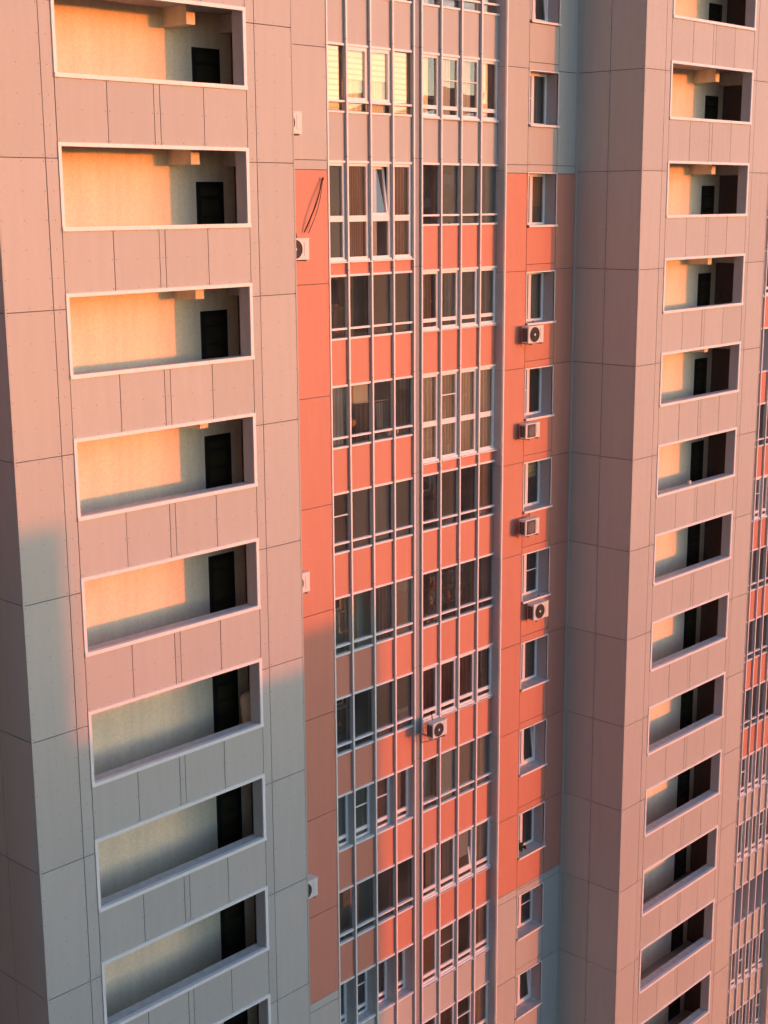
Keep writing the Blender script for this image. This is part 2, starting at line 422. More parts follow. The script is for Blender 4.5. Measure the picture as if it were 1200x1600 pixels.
def sheet(mb, x0, x1, y, z0, z1, k, amp=.03, wl=.11):
    if x1-x0 > .5 and amp > .02 and rng.random() < .45:      # drawn a little to one side
        c = rng.uniform(.12, .38)*(x1-x0)
        if rng.random() < .5: x0 += c
        else: x1 -= c
    wl *= rng.uniform(.7, 1.9); amp *= rng.uniform(.7, 1.3)
    n = max(6, int((x1-x0)/.02)); i0 = len(mb.v); a = mb.slot(k)
    ph = rng.uniform(0, 6)
    for j in range(n+1):
        x = x0+(x1-x0)*j/n
        d = amp*math.sin(2*math.pi*x/wl+ph+1.3*math.sin(x*5+ph))
        for z, s in ((z1, .5), ((z0+z1)/2, .9), (z0, 1.15)): mb.v.append((x, y+d*s, z))
    for j in range(n):
        for r in range(2):
            p = i0+j*3+r; mb.f.append((p, p+1, p+4, p+3)); mb.m.append(a)

# ---------------------------------------------------------------- recessed wall
def rec_wall(x, left=True, right=True):
    zs = [z for z in seams(-.28)]
    def rows():
        out = []
        for a, b in zip(zs[:-1], zs[1:]): out.append((a, b))
        return out
    def cells(x0, x1, rws, mb):
        for a, b in rws:
            cuts = [a]
            if a > OZ0 > b:  # colour change below the seam at -2.91
                cuts += [-2.91, OZ0]
            if a > OZ1 > b: cuts += [OZ1]
            cuts += [b]
            for t, u in zip(cuts[:-1], cuts[1:]):
                if t-u < .02: continue
                mid = (t+u)/2
                panel(mb, x0, x1, u, t, Y2, 'orange' if OZ0 > mid > OZ1 else 'panel', rv=t-u > .5)
    S = []
    for a, b in rows():
        if abs(a-(-.28-H)) < .01: S[-1] = (S[-1][0], b); continue     # no joint there: it sits at the colour change instead
        S.append((a, b))
    if left:
        mb = MB(); cells(x+TX1, x+9.29, S, mb)
        mb.box(x+9.29, x+9.33, Y2-.022, Y2+.16, ZGROUND, ZTOP, 'trim')
        mb.poly([(x+9.33, Y2, ZGROUND), (x+9.33, YG+.1, ZGROUND), (x+9.33, YG+.1, ZTOP), (x+9.33, Y2, ZTOP)], 'reveal')
        part(mb, 'wall', label='narrow recessed wall left of the glazed balconies')
    if right:
        mb = MB(); x0 = x+16.29
        cells(x0, x+WX0-.03, S, mb); cells(x+WX1+.025, x+P+TX0-.005, S, mb)
        # window column
        z = ZTOP
        for k in range(KT, KB+1):
            t, b = -.10-k*H, -k*H
            top = b+WZ1+.035; bot = b+WZ0-.05
            segs = [(z, t), (t, top)]
            for a, c in segs:
                cuts = [a]+[v for v in (OZ0, OZ1) if a > v > c]+[c]
                for p_, q_ in zip(cuts[:-1], cuts[1:]):
                    if p_-q_ < .015: continue
                    mid = (p_+q_)/2
                    panel(mb, x+WX0-.03, x+WX1+.025, q_, p_, Y2, 'orange' if OZ0 > mid > OZ1 else 'panel', rv=p_-q_ > .5)
            z = bot
        panel(mb, x+WX0-.03, x+WX1+.025, ZGROUND, z, Y2)
        mb.box(x+16.255, x+16.30, Y2-.03, Y2+.03, ZGROUND, ZTOP, 'trim')
        part(mb, 'wall', label='recessed wall with single windows between balconies and stair tower')
        jb = MB()
        for a, b in zip(zs[:-1], zs[1:]):
            jb.box(x+16.262, x+16.29, Y2+.032, YG+.12, b+.006, a-.006, 'reveal')
        jb.box(x+16.27, x+16.295, Y2+.04, YG+.12, ZGROUND, ZTOP, 'gap')
        part(jb, 'jamb')

# ---------------------------------------------------------------- glazed balconies
MW, MD = .05, .10
def mullion(x, w_=MW, d=MD, y=YG):
    mb = MB(); zs = seams(.0)
    for a, b in zip(zs[:-1], zs[1:]):
        mb.box(x-w_/2+.004, x+w_/2-.004, y-d+.0125, y+.05, b+.006, a-.006, 'alu_shade')  # sides in a greyer tone that paints their shade in
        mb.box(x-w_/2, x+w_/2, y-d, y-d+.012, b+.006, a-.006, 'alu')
    mb.box(x-w_/2+.008, x+w_/2-.008, y-d+.016, y+.045, ZGROUND, ZTOP, 'gap')
    return part(mb, 'mullion')
def zt(k): return -k*H-.10
def spandrel(x0, x1, za, zb, kind, cuts):
    mb = MB()
    for a, b in cuts: mb.box(a, b, YG-.01, YG+.02, zb, za, kind)
    mb.box(x0, x1, YG+.025, YG+.06, zb, za, 'gap')
    o = part(mb, 'spandrel_panel', label=('orange' if kind == 'orange' else 'grey')+' panel below a glazed balcony'); return o

def glazing(k, bays, spec):
    """one storey of glazing between the mullions: bays = list of (x0, x1); spec = dict(type, bays=[codes], room)"""
    ty = spec.get('type', 'alu'); codes = spec['bays']; gk = spec.get('glass', 'g_tint')
    top = zt(k); bot = -k*H-1.75; rail = -k*H-1.47
    if ty == 'tall': bot = -k*H-2.58; rail = -k*H-1.52
    x0, x1 = bays[0][0], bays[-1][1]
    mb = MB(); g = MB(); ob = []; cu = MB(); bl = MB()
    deep = spec.get('deep', .30) if ty == 'deep' else 0.0
    for (q0, q1) in ((top-.05, top-.004), (bot+.004, bot+.046)): mb.box(x0+.003, x1-.003, YG+.026, YG+.05, q0, q1, 'alu_shade')
    for i, (a, b) in enumerate(bays):
        c = codes[i]; y = YG
        fm = 'alu'
        # lintel and foot rail in the plane of the mullions
        mb.box(a, b, y-.05, y+.03, top-.055, top, fm)
        mb.box(a, b, y-.05, y+.03, bot, bot+.05, fm)
        yy = y+.005
        if deep:
            yy = y+deep
            mb.poly([(b-.001, yy+.06, bot), (b-.001, y+.03, bot), (b-.001, y+.03, top), (b-.001, yy+.06, top)], 'reveal')
            mb.poly([(a+.001, y+.03, bot), (a+.001, yy+.06, bot), (a+.001, yy+.06, top), (a+.001, y+.03, top)], 'reveal')
            mb.poly([(a, y+.03, top-.056), (a, yy+.06, top-.056), (b, yy+.06, top-.056), (b, y+.03, top-.056)], 'reveal')
            mb.box(a+.002, b-.002, y+.031, yy+.05, bot+.03, bot+.045, 'sill')
        pt, pb = top-.055, bot+.05
        fw = .0
        if ty in ('pvc', 'tall', 'deep'):
            fw = .07
            mb.box(a, a+fw*.6, yy, yy+.06, pb, pt, 'pvc'); mb.box(b-fw, b, yy-.004, yy+.06, pb, pt, 'pvc')
            mb.box(a+fw*.6, b-fw, yy, yy+.06, pt-fw, pt, 'pvc'); mb.box(a+fw*.6, b-fw, yy, yy+.06, pb, pb+fw*.8, 'pvc')
            mb.box(a+fw*.6, b-fw, yy-.006, yy+.06, rail-(.075 if ty == 'tall' else .05), rail+(.075 if ty == 'tall' else .05), 'pvc')
            if ty == 'pvc': mb.box(a, b, y-.10, y+.0, bot-.03, bot-.005, 'sill')
            if ty == 'tall': mb.box(a, b, y-.13, y+.0, bot-.03, bot-.004, 'trim')
            ia, ib, it, ir1, ir0, ibt = a+fw*.6, b-fw, pt-fw, rail+(.075 if ty == 'tall' else .05), rail-(.075 if ty == 'tall' else .05), pb+fw*.8
        else:
            mb.box(a, b, y-.05, y+.03, rail-.026, rail+.026, fm)
            ia, ib, it, ir1, ir0, ibt = a, b, pt, rail+.026, rail-.026, pb
            if 's' in c:            # white opening sash inside the light
                mb.box(a, b, yy-.02, yy+.05, it-.09, it, 'pvc'); mb.box(b-.09, b, yy-.02, yy+.05, ir1, it-.09, 'pvc'); mb.box(a, b-.09, yy-.02, yy+.05, ir1, ir1+.08, 'pvc')
                it -= .09; ib -= .09; ir1 += .08
        if 'm' in c:
            zm = ir1+(it-ir1)*.55
            mb.box(ia, ib, yy-.012, yy+.02, zm-.014, zm+.014, 'pvc')
        for (za, zb, tilt) in ((it, ir1, 't' in c), (ir0, ibt, False)):
            if 'o' in c and za == ir0: continue       # light slid open
            j = [rng.uniform(-.006, .006) for _ in range(4)]
            if not tilt:
                g.poly([(ia, yy+.03+j[0], zb), (ib, yy+.03+j[1], zb), (ib, yy+.03+j[2], za), (ia, yy+.03+j[3], za)], gk)
            else:
                sh = MB(); hh = za-zb; lean = .16
                def T(x, yq, z): return (x, yy+.03+yq+lean*(z-zb)/hh, z)
                def bar(xa, xb, z_a, z_b):
                    q = len(sh.v); aa = sh.slot('pvc')
                    sh.v += [T(xa,-.03,z_a),T(xb,-.03,z_a),T(xb,.03,z_a),T(xa,.03,z_a),T(xa,-.03,z_b),T(xb,-.03,z_b),T(xb,.03,z_b),T(xa,.03,z_b)]
                    for qd in ((0,1,5,4),(1,2,6,5),(2,3,7,6),(3,0,4,7),(4,5,6,7),(3,2,1,0)): sh.f.append(tuple(q+w_ for w_ in qd)); sh.m.append(aa)
                bar(ia, ib, zb, zb+.06); bar(ia, ib, za-.06, za); bar(ia, ia+.06, zb+.06, za-.06); bar(ib-.06, ib, zb+.06, za-.06)
                sh.poly([T(ia+.06,0,zb+.06),T(ib-.06,0,zb+.06),T(ib-.06,0,za-.06),T(ia+.06,0,za-.06)], gk)
                ob.append(sh)
        # what hangs behind the light
        yc = yy+.11
        lo = pb+.02
        if 'z' in c: bl.box(a+.02, b-.09, yc-.05, yc-.042, lo, pt-.02, 'zebra')
        if 'h' in c: bl.box(a+.02, b-.05, yc-.05, yc-.042, pt-.78, pt-.02, 'zebra'); sheet(cu, a+.01, b-.07, yc+.02, lo, pt, 'c_cream', .008)
        if 'y' in c: sheet(cu, a, a+(b-a)*spec.get('yfrac', .55), yc, lo, pt, 'c_cream', .012)
        if 'Y' in c: sheet(cu, a, a+(b-a)*.74, yc+.02, lo, pt, 'c_beige', .012)
        if 'B' in c: sheet(cu, a, b, yc, lo, pt, 'c_brown', .03)
        if 'D' in c: sheet(cu, a, b, yc, lo, pt, 'c_dark', .035)
        if 'R' in c: sheet(cu, a, b, yc, lo, pt, 'c_red', .04)
        if 'E' in c: sheet(cu, a, b, yc, lo, pt, 'c_beige', .035)
        if 'e' in c: sheet(cu, a+.25*(b-a), b, yc, lo, pt, 'c_beige', .035)
        if 'W' in c: sheet(cu, a, b-.2*(b-a), yc+.12, lo, pt, 'c_white', .03)
        if 'G' in c: sheet(cu, a, b, yc, lo, pt, 'c_grey', .012, .05)
        if 'g' in c: sheet(cu, a+.35*(b-a), b, yc, lo, pt, 'c_grey', .03)
        if 'S' in c: bl.box(a+.01, b-.01, yc-.03, yc-.024, lo, pt, 'screen')
        if 'P' in c: bl.box(a+.01, b-.01, yc-.03, yc-.024, lo, pt, 'screengrey')
        if 'V' in c: bl.box(a+.03, b-.05, yc-.04, yc-.03, lo, pt, 'slats')
    wn = part(mb, 'window')
    if g.v: g.build('pane', wn)
    for s in ob: s.build('sash', wn)
    if cu.v: cu.build('curtain', wn, smooth=True)
    if bl.v: bl.build('blind', wn)
    # the balcony room
    rk = spec.get('room', 'room'); r = MB(); yf = YG+.07; yr = YG+1.45; zf = -k*H-2.55; zc = -k*H+.12
    r.poly([(x0, yr, zf), (x1, yr, zf), (x1, yr, zc), (x0, yr, zc)], rk)
    r.poly([(x1, yr, zf), (x1, yf, zf), (x1, yf, zc), (x1, yr, zc)], rk)
    r.poly([(x0, yf, zf), (x0, yr, zf), (x0, yr, zc), (x0, yf, zc)], rk)
    r.poly([(x0, yf, zf), (x1, yf, zf), (x1, yr, zf), (x0, yr, zf)], 'floor')
    r.poly([(x0, yr, zc), (x1, yr, zc), (x1, yf, zc), (x0, yf, zc)], rk)
    # balcony door and window to the flat
    if spec.get('inner', True):
        xa = x0+.98+rng.uniform(-.08, .1)
        for (c0, c1, zb_) in ((xa, xa+1.0, -k*H-1.05),):
            r.box(c0, c1, yr-.03, yr-.004, zb_, -k*H-.25, 'pvc')
            r.box(c0+.08, c1-.08, yr-.045, yr-.033, zb_+.08, -k*H-.33, 'doorglass')
        r.box(xa-.06, xa+1.06, yr-.14, yr-.005, -k*H-1.13, -k*H-1.07, 'trim')
        r.box(xa+1.12, xa+1.24, yr-.02, yr-.004, zf+.1, -k*H-.2, 'pvc')
    for q in spec.get('amber', ()):
        r.box(q[0], q[0]+q[1], YG+.55, YG+.63, zf+.02, zc-.05, q[2] if len(q) > 2 else 'sunglow')  # default orange paints sun on frame edges; other materials are partitions
    r.build('room', wn)
    return wn

B1 = [(9.33, 10.177), (10.243, 11.037), (11.103, 11.867), (11.933, 12.667)]
B2 = [(13.043, 13.767), (13.833, 14.597), (14.663, 15.437), (15.503, 16.26)]
# section at the far right: narrower bays up to the end of the block
mx2 = [9.71, 10.28, 10.85, 11.42, 11.98, 12.55, 13.12]
e2 = [9.33]+[v for q in mx2 for v in (q-MW/2, q+MW/2)]+[13.66]
B3 = [(P+e2[i], P+e2[i+1]) for i in range(0, len(e2), 2)]

LEFT = {
 -1: dict(bays=['P', 'D', 'P', 'G']),
 0: dict(bays=['z', 'sh', 'sh', 'z'], glass='g_clear', room='roomwarm'),
 1: dict(type='tall', bays=['P', 'B', 'tW', 'B'], room='room', glass='g_mid'),
 2: dict(bays=['d', 'd', 'S', 'S'], room='roomwarm', glass='g_mid', amber=[(10.86, .16), (11.03, .6, 'roomdark')]),
 3: dict(bays=['g', 'd', 'd', 'D'], room='roomwarm', glass='g_mid', amber=[(10.86, .10), (10.97, .56, 'roomwarm')]),
 4: dict(bays=['mS', 'P', 'G', 'P'], room='roomdark'),
 5: dict(bays=['d', 'd', 'D', 'S'], room='roomwarm', glass='g_clear', amber=[(10.90, .12), (11.03, .55, 'roomwarm')]),
 6: dict(bays=['d', 'd', 'P', 'P'], room='roomdark'),
 7: dict(type='deep', deep=.15, bays=['G', 'mP', 'mB', 'e'], room='roomdark'),
 8: dict(bays=['d', 'd', 'd', 'd'], room='room', amber=[(10.86, .1), (9.95, .4, 'wood')]),
 9: dict(type='deep', bays=['G', 'mD', 'D', 'B'], room='roomdark'),
 10: dict(type='deep', bays=['D', 'mD', 'd', 'd'], room='roomdark'),
}
RIGHT = {
 -1: dict(bays=['W', 'G', 'P', 'W'], glass='g_clear'),
 0: dict(type='pvc', bays=['y', 'mY', 'mY', 'y'], glass='g_clear', room='roomdark', yfrac=.6),
 1: dict(bays=['d', 'P', 'P', 'P'], room='roomwarm', glass='g_mid', amber=[(13.62, .12), (13.75, .35, 'wood'), (14.11, .2)]),
 2: dict(type='pvc', bays=['B', 'g', 'P', 'P'], room='roomdark'),
 3: dict(type='tall', bays=['E', 'mE', 'E', 'E'], room='roomdark', glass='g_mid'),
 4: dict(bays=['d', 'S', 'd', 'V'], room='wood', inner=True),
 5: dict(bays=['d', 'd', 'd', 'd'], room='room'),
 6: dict(type='pvc', bays=['R', 'R', 'R', 'D'], room='roomdark'),
 7: dict(bays=['d', 'P', 'S', 'S'], room='roomwarm', glass='g_clear', amber=[(13.65, .5, 'roomwarm'), (14.16, .12)]),
 8: dict(type='pvc', bays=['e', 'g', 'tS', 'G'], room='roomdark'),
 9: dict(type='pvc', bays=['V', 'mS', 'd', 'V'], room='roomdark'),
 10: dict(type='pvc', bays=['d', 'R', 'mD', 'E'], room='roomdark'),
}
FAR = {1: ('pvc', 'D'), 2: ('pvc', 'd'), 3: ('deep', 'G'), 4: ('alu', 'd'), 5: ('pvc', 'G'), 6: ('alu', 'd'), 7: ('alu', 'd'), 8: ('alu', 'D'), 9: ('pvc', 'D'), 10: ('pvc', 'G'), 11: ('deep', 'D'), 12: ('pvc', 'D'), 13: ('pvc', 'd'), 14: ('alu', 'd')}

for x in (0, P): tower(x)
for x in (0, P):
    for k in range(KT, KB+1):
        c = copy_tree(lg0, bld, (x, 0, -k*H+UP_.z))
        c.location = (x, 0, -k*H+UP_.z)
for ch in kids(lg0): bpy.data.objects.remove(ch)
bpy.data.objects.remove(lg0)

rec_wall(0, True, True); rec_wall(P, True, False); rec_wall(-P, False, True)
PV = {-1: 'tilt dark', 0: 'screen grey', 1: 'skyglow', 2: 'half', 3: 'screen', 4: 'upper', 5: 'bar', 6: 'blind', 7: 'tilt dark', 8: 'dark', 9: 'bar dark', 10: 'tilt dark'}
protos = {}
for sx in (0, -P):
    for k in range(KT, KB+1):
        v = PV.get(k, 'screen dark')
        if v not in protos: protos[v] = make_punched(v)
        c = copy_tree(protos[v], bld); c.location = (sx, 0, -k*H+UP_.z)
for o in list(protos.values()):
    for ch in kids(o): bpy.data.objects.remove(ch)
    bpy.data.objects.remove(o)

for x in (10.21, 11.07, 11.90, 13.80, 14.63, 15.47): mullion(x)
mullion(12.70); mullion(13.01); mullion(9.36, .05, .1)
pf = MB()
zs_ = seams(.0)
for a, b in zip(zs_[:-1], zs_[1:]): pf.box(12.73, 12.98, YG-.03, YG+.05, b+.005, a-.005, 'postgrey')
part(pf, 'post')
for q in mx2: mullion(P+q)
ep = MB(); ep.box(P+13.66, P+13.9, Y2, 14, ZGROUND, ZTOP, 'panel'); part(ep, 'wall', label='end wall of the block')

def column(bays, specs, orange_rng):
    x0, x1 = bays[0][0], bays[-1][1]
    prev_bot = ZTOP
    for k in range(KT, KB+1):
        sp = specs.get(k, dict(bays=[['d', 'G', 'D', 'd', 'E', 'd', 'D', 'G'][(i*3+k*5) % 8] for i in range(len(bays))], room='roomdark'))
        top = zt(k)
        kind = 'orange' if orange_rng[0] <= k-1 < orange_rng[1] else 'panel'
        spandrel(x0, x1, prev_bot, top, kind, bays)
        glazing(k, bays, sp)
        prev_bot = -k*H-(2.58 if sp.get('type') == 'tall' else 1.75)
    spandrel(x0, x1, prev_bot, ZGROUND, 'panel', bays)
column(B1, LEFT, (1, 9)); column(B2, RIGHT, (1, 9))
fs = {}
for k in range(KT, KB+1):
    ty, cd = FAR.get(k, ('alu', 'd'))
    n = len(B3); seq = [cd if (i*7+k) % 3 else ('E' if (i+k) % 2 else 'd') for i in range(n)]
    if ty in ('pvc', 'deep'): seq = [s+('m' if (i+k) % 4 == 0 else '') for i, s in enumerate(seq)]
    fs[k] = dict(type=ty, bays=seq, room='roomdark' if k % 2 else 'room', inner=False, deep=.16)
column(B3, fs, (1, 9))

# roof slab, parapet and the body behind
rf = MB()
rf.box(-P+16.29, P+13.9, Y2+.2, 14, ZTOP-.02, ZTOP+.1, 'roofing')
for x in (0, P):
    rf.box(x+TX0-.02, x+TX1+.02, .06, Y2+.18, ZTOP-.02, ZTOP+.12, 'roofing')
part(rf, 'roof')
bk = MB(); bk.box(-P+16.29, P+13.9, 13.8, 14.0, ZGROUND, ZTOP-.03, 'panel'); bk.box(-P+16.05, -P+16.25, Y2+.05, 13.79, ZGROUND, ZTOP-.03, 'panel')
part(bk, 'wall', label='rear and left end walls of the block')

# ------------------------------------------------------------------ outdoor air-conditioning units
def ac_unit(x, y, z, label, w_=.80, h=.55, d=.29, fan='round', back=.13):
    """x, y, z: left front bottom corner"""
    o = empty('air_conditioner', (x, y, z))
    tag(o, label, 'air conditioner', 'outdoor air conditioner units on the facade')
    c = MB(); t = .018
    c.box(0, w_, 0, d, 0, h, 'ac')
    c.box(-.006, w_+.006, -.006, d, h-.03, h+.006, 'ac')
    c.box(w_-.17, w_-.02, -.012, -.001, .10, h-.06, 'ac')
    ob = c.build('casing', o)
    bv = ob.modifiers.new('bevel', 'BEVEL'); bv.width = .012; bv.segments = 2; bv.limit_method = 'ANGLE'
    f = MB(); cx, cz = w_*.40, h*.5
    r = min(h*.43, w_*.32)
    if fan == 'round':
        f.disc((cx, -.004, cz), r, 28, 'y', 'acdark')
        for q in (.25, .42, .6, .78, 1.0):
            f.tube([(cx+r*q*math.cos(2*math.pi*j/28), -.012, cz+r*q*math.sin(2*math.pi*j/28)) for j in range(28)], .005 if q < 1 else .011, 'acgrille', 5, True)
        for j in range(8):
            t_ = 2*math.pi*j/8; f.tube([(cx, -.014, cz), (cx+r*math.cos(t_), -.014, cz+r*math.sin(t_))], .004, 'acgrille', 4)
        f.disc((cx, -.021, cz), r*.17, 14, 'y', 'ac')
    else:
        f.box(cx-r, cx+r, -.006, -.001, cz-r, cz+r, 'acdark')
        for j in range(11):
            zz = cz-r+2*r*(j+.5)/11; f.box(cx-r, cx+r, -.018, -.008, zz-.008, zz+.008, 'acgrille')
        f.disc((cx, -.022, cz), r*.82, 24, 'y', 'acgrille')
    f.build('fan_grille', o)
    s = MB(); s.box(-.006, -.001, .04, d-.03, .05, h-.06, 'acdark')
    for j in range(9):
        zz = .06+(h-.14)*j/8; s.box(-.014, -.007, .035, d-.025, zz-.008, zz+.008, 'acgrille')
    for yy in (.04, d/2, d-.04): s.box(-.018, -.0145, yy-.01, yy+.01, .04, h-.05, 'acgrille')
    s.build('side_grille', o)
    for bx in (.12, w_-.14):
        b = MB(); b.box(bx, bx+.035, -.04, d+back, -.04, -.002, 'steel'); b.box(bx, bx+.035, d+back-.03, d+back-.002, -.12 if back < .2 else -.30, -.041, 'steel')
        if back > .2: b.tube([(bx+.017, .02, -.045), (bx+.017, d+back-.03, -.28)], .012, 'steel', 5)
        b.build('bracket', o)
    p_ = MB(); p_.tube([(w_+.0, d*.6, .12), (w_+.06, d*.6, .11), (w_+.09, d*.7, .05), (w_+.07, d+back*.6, .02), (w_+.02, d+back-.02, .1), (w_-.05, d+back-.02, h+.12)], .014, 'black', 6)
    p_.build('pipe', o, smooth=True)
    return o
yf = Y2-.42
ac_unit(7.29, yf, -2.34, 'white air conditioner on the pale wall highest up, half hidden by stair tower', .76, .50)
ac_unit(7.46, yf, -5.25, 'white air conditioner below the hanging cable loop on orange wall', .76, .50)
ac_unit(7.29, yf, -13.46, 'white air conditioner halfway down the orange strip beside the stair tower', .76, .50)
ac_unit(7.38, yf, -21.8, 'white air conditioner in shade, lowest on the strip beside stair tower', .76, .50)
ac_unit(16.98, yf+.06, -7.93, 'white air conditioner with large round dark fan, topmost under a small window', .72, .49, .25)
ac_unit(16.95, yf+.08, -10.72, 'beige air conditioner with two dark vents, second from top under small windows', .68, .44, .24, fan='square')
ac_unit(16.90, yf, -13.62, 'greyish square old air conditioner, third from top under small windows', .68, .48, .25, fan='square')
ac_unit(17.46, yf+.06, -16.36, 'white air conditioner with round fan, lowest of those under small windows', .74, .50, .25)
ac_unit(12.74, 1.86, -18.77, 'white air conditioner on long brackets in front of the balcony glazing', .60, .44, .25, back=.32)

# cable loop hanging on the orange wall
cb = MB()
cp = []
for j in range(25):
    t = j/24
    cp.append((8.42+.62*t, Y2-.05-.10*math.sin(math.pi*t), -4.62+1.28*t+.03*math.sin(5*t)))
cp += [(9.05, Y2-.09, -3.31), (9.07, Y2-.07, -3.35)]
for j in range(25):
    t = j/24
    cp.append((9.06-.50*t+.05*math.sin(math.pi*t), Y2-.05-.04*math.sin(math.pi*t), -3.42-1.22*t))
o = cb.tube(cp, [.016]*27+[.008]*25, 'black', 6).build('cable', smooth=True)
tag(o, 'black cable loop hanging on the orange wall above an air conditioner', 'cable')

# ------------------------------------------------------------------ things on the balconies
def vessel(name, loc, label, cat):
    o = empty(name, loc); tag(o, label, cat); return o
def leaves(mb, c, r, n, size, k):
    for _ in range(n):
        d = Vector((rng.gauss(0, 1), rng.gauss(0, 1), abs(rng.gauss(0, 1))*.9)); d.normalize(); d *= r*rng.uniform(.3, 1)
        p = Vector(c)+d; u = Vector((rng.gauss(0, 1), rng.gauss(0, 1), rng.gauss(0, 1))).normalized()*size; v = u.orthogonal().normalized()*size*.45
        mb.poly([p-u*.5, p+v, p+u*.7, p-v], k)
# plant on a sill (single window)
o = vessel('potted_plant', (17.62, Y2+.22, -8*H+WZ0+.012), 'dark green leafy plant on the sill of a small orange-wall window', 'plant')
pt = MB().lathe((0, 0, 0), [(.07, 0), (.09, .12)], 'wood', 10).build('pot', o, smooth=True)
lf = MB(); leaves(lf, (0, -.02, .17), .22, 90, .10, 'leaf'); lf.build('foliage', o)
# flowers in the shaded balcony
o = vessel('potted_plant', (9.85, YG+.32, -6*H-1.60), 'pink flowering plant behind balcony glass in the shade', 'plant')
MB().lathe((0, 0, -.1), [(.08, 0), (.1, .2)], 'amber', 10).build('pot', o, smooth=True)
lf = MB(); leaves(lf, (0, 0, .25), .22, 60, .11, 'leaf'); lf.build('foliage', o)
lf = MB(); leaves(lf, (0, -.05, .62), .16, 60, .09, 'pink'); lf.build('flower', o)
# toys and clothes on the storey with the dark open glazing
o = vessel('plush_toy', (12.08, YG+.16, -3*H-1.70), 'red and white plush toy lying behind the low balcony pane', 'toy')
MB().blob((0, 0, .12), .12, .09, .12, 'red').build('body', o, smooth=True)
MB().blob((-.17, 0, .12), .09, .07, .10, 'c_white').build('head', o, smooth=True)
MB().blob((.18, .02, .11), .08, .07, .10, 'c_white').build('leg', o, smooth=True)
o = vessel('drying_clothes', (11.42, YG+.42, -3*H-1.35), 'black clothes hung over a drying rack behind the balcony glass', 'laundry')
cl = MB(); sheet(cl, -.55, .25, 0, -.4, .62, 'c_dark', .05, .2); sheet(cl, .3, .75, .05, -.4, .55, 'c_grey', .05, .14); cl.build('clothes', o, smooth=True)
MB().tube([(-.6, 0, .63), (.8, 0, .60)], .012, 'alu').build('rail', o)
o = vessel('toy_ball', (10.66, YG+.3, -3*H-1.2), 'orange toy ball on the balcony shelf beside black clothes', 'toy')
MB().blob((0, 0, 0), .11, .11, .11, 'amber', 12, 8, 0).build('ball', o, smooth=True)
o = vessel('box', (9.75, YG+.25, -3*H-2.5), 'orange cardboard boxes stacked at the left end of the balcony', 'box')
mbx = MB(); mbx.box(-.3, -.05, 0, .35, 0, 1.15, 'cardboard'); mbx.build('carton', o)
# shelf with stuff and an orange board
o = vessel('shelf', (15.55, YG+1.1, -5*H-2.5), 'dark rack of clutter with an orange upright board behind glass', 'shelf')
sm = MB()
for z in (.05, .5, .95, 1.4, 1.85): sm.box(-1.2, .45, -.3, 0, z, z+.03, 'wood')
for x in (-1.2, -.4, .42): sm.box(x, x+.03, -.3, 0, 0, 2.1, 'wood')
sm.build('rack', o)
MB().box(.20, .30, -.8, -.72, .3, 2.2, 'amber').build('board', o)
for i, x in enumerate((-1.0, -.75, -.55, -.2, .0, .2, -.9, -.5, -.15, .1)):
    z = (.98, .53, 1.43, .98, 1.43, .53, 1.43, .98, .53, .98)[i]
    MB().lathe((x, -.15, z), [(.06, 0), (.07, .1), (.05, .2), (.03, .24)], ('c_white', 'red', 'c_grey', 'amber', 'cardboard')[i % 5], 10).build('jar', o, smooth=True)
o = vessel('ladder', (14.35, YG+.5, -5*H-2.5), 'wooden step ladder leaning behind the balcony glass', 'ladder')
ld = MB()
for s in (-.18, .18): ld.tube([(s-.25, 0, 0), (s*.7+.2, .35, 2.3)], .025, 'wood', 5)
for j in range(6): t = (j+.7)/7; ld.tube([(-.18-.25+.45*t, .35*t, 2.3*t), (.18-.25+.45*t, .35*t, 2.3*t)], .018, 'wood', 5)
ld.build('frame', o)
o = vessel('box', (13.72, YG+.2, -5*H-1.72), 'pale cardboard boxes on the balcony sill behind the low panes', 'box')
mbx = MB(); mbx.box(-.18, 0.02, 0, .2, 0, .22, 'cardboard'); mbx.box(.13, .33, .03, .2, 0, .24, 'cardboard'); mbx.build('carton', o)
o = vessel('chair', (14.9, YG+.75, -4*H-2.5), 'dark padded chair standing behind the balcony glass', 'chair')
MB().box(-.25, .25, -.25, .25, .42, .5, 'c_dark').build('seat', o)
bq = MB().box(-.26, .26, .2, .27, .5, 1.55, 'c_dark').build('backrest', o); bv = bq.modifiers.new('bevel', 'BEVEL'); bv.width = .06; bv.segments = 3
for sx in (-.2, .2):
    for sy in (-.2, .2): MB().box(sx-.02, sx+.02, sy-.02, sy+.02, 0, .42, 'wood').build('leg', o)
o = vessel('bowl', (15.75, YG+.18, -4*H-1.72), 'round pale bowls on the balcony sill above an orange panel', 'bowl')
bwl = MB(); bwl.lathe((0, 0, 0), [(.05, 0), (.11, .08), (.12, .16)], 'c_white', 14); bwl.lathe((.27, .02, 0), [(.04, 0), (.09, .07), (.1, .13)], 'c_beige', 14); bwl.build('bowl_body', o, smooth=True)
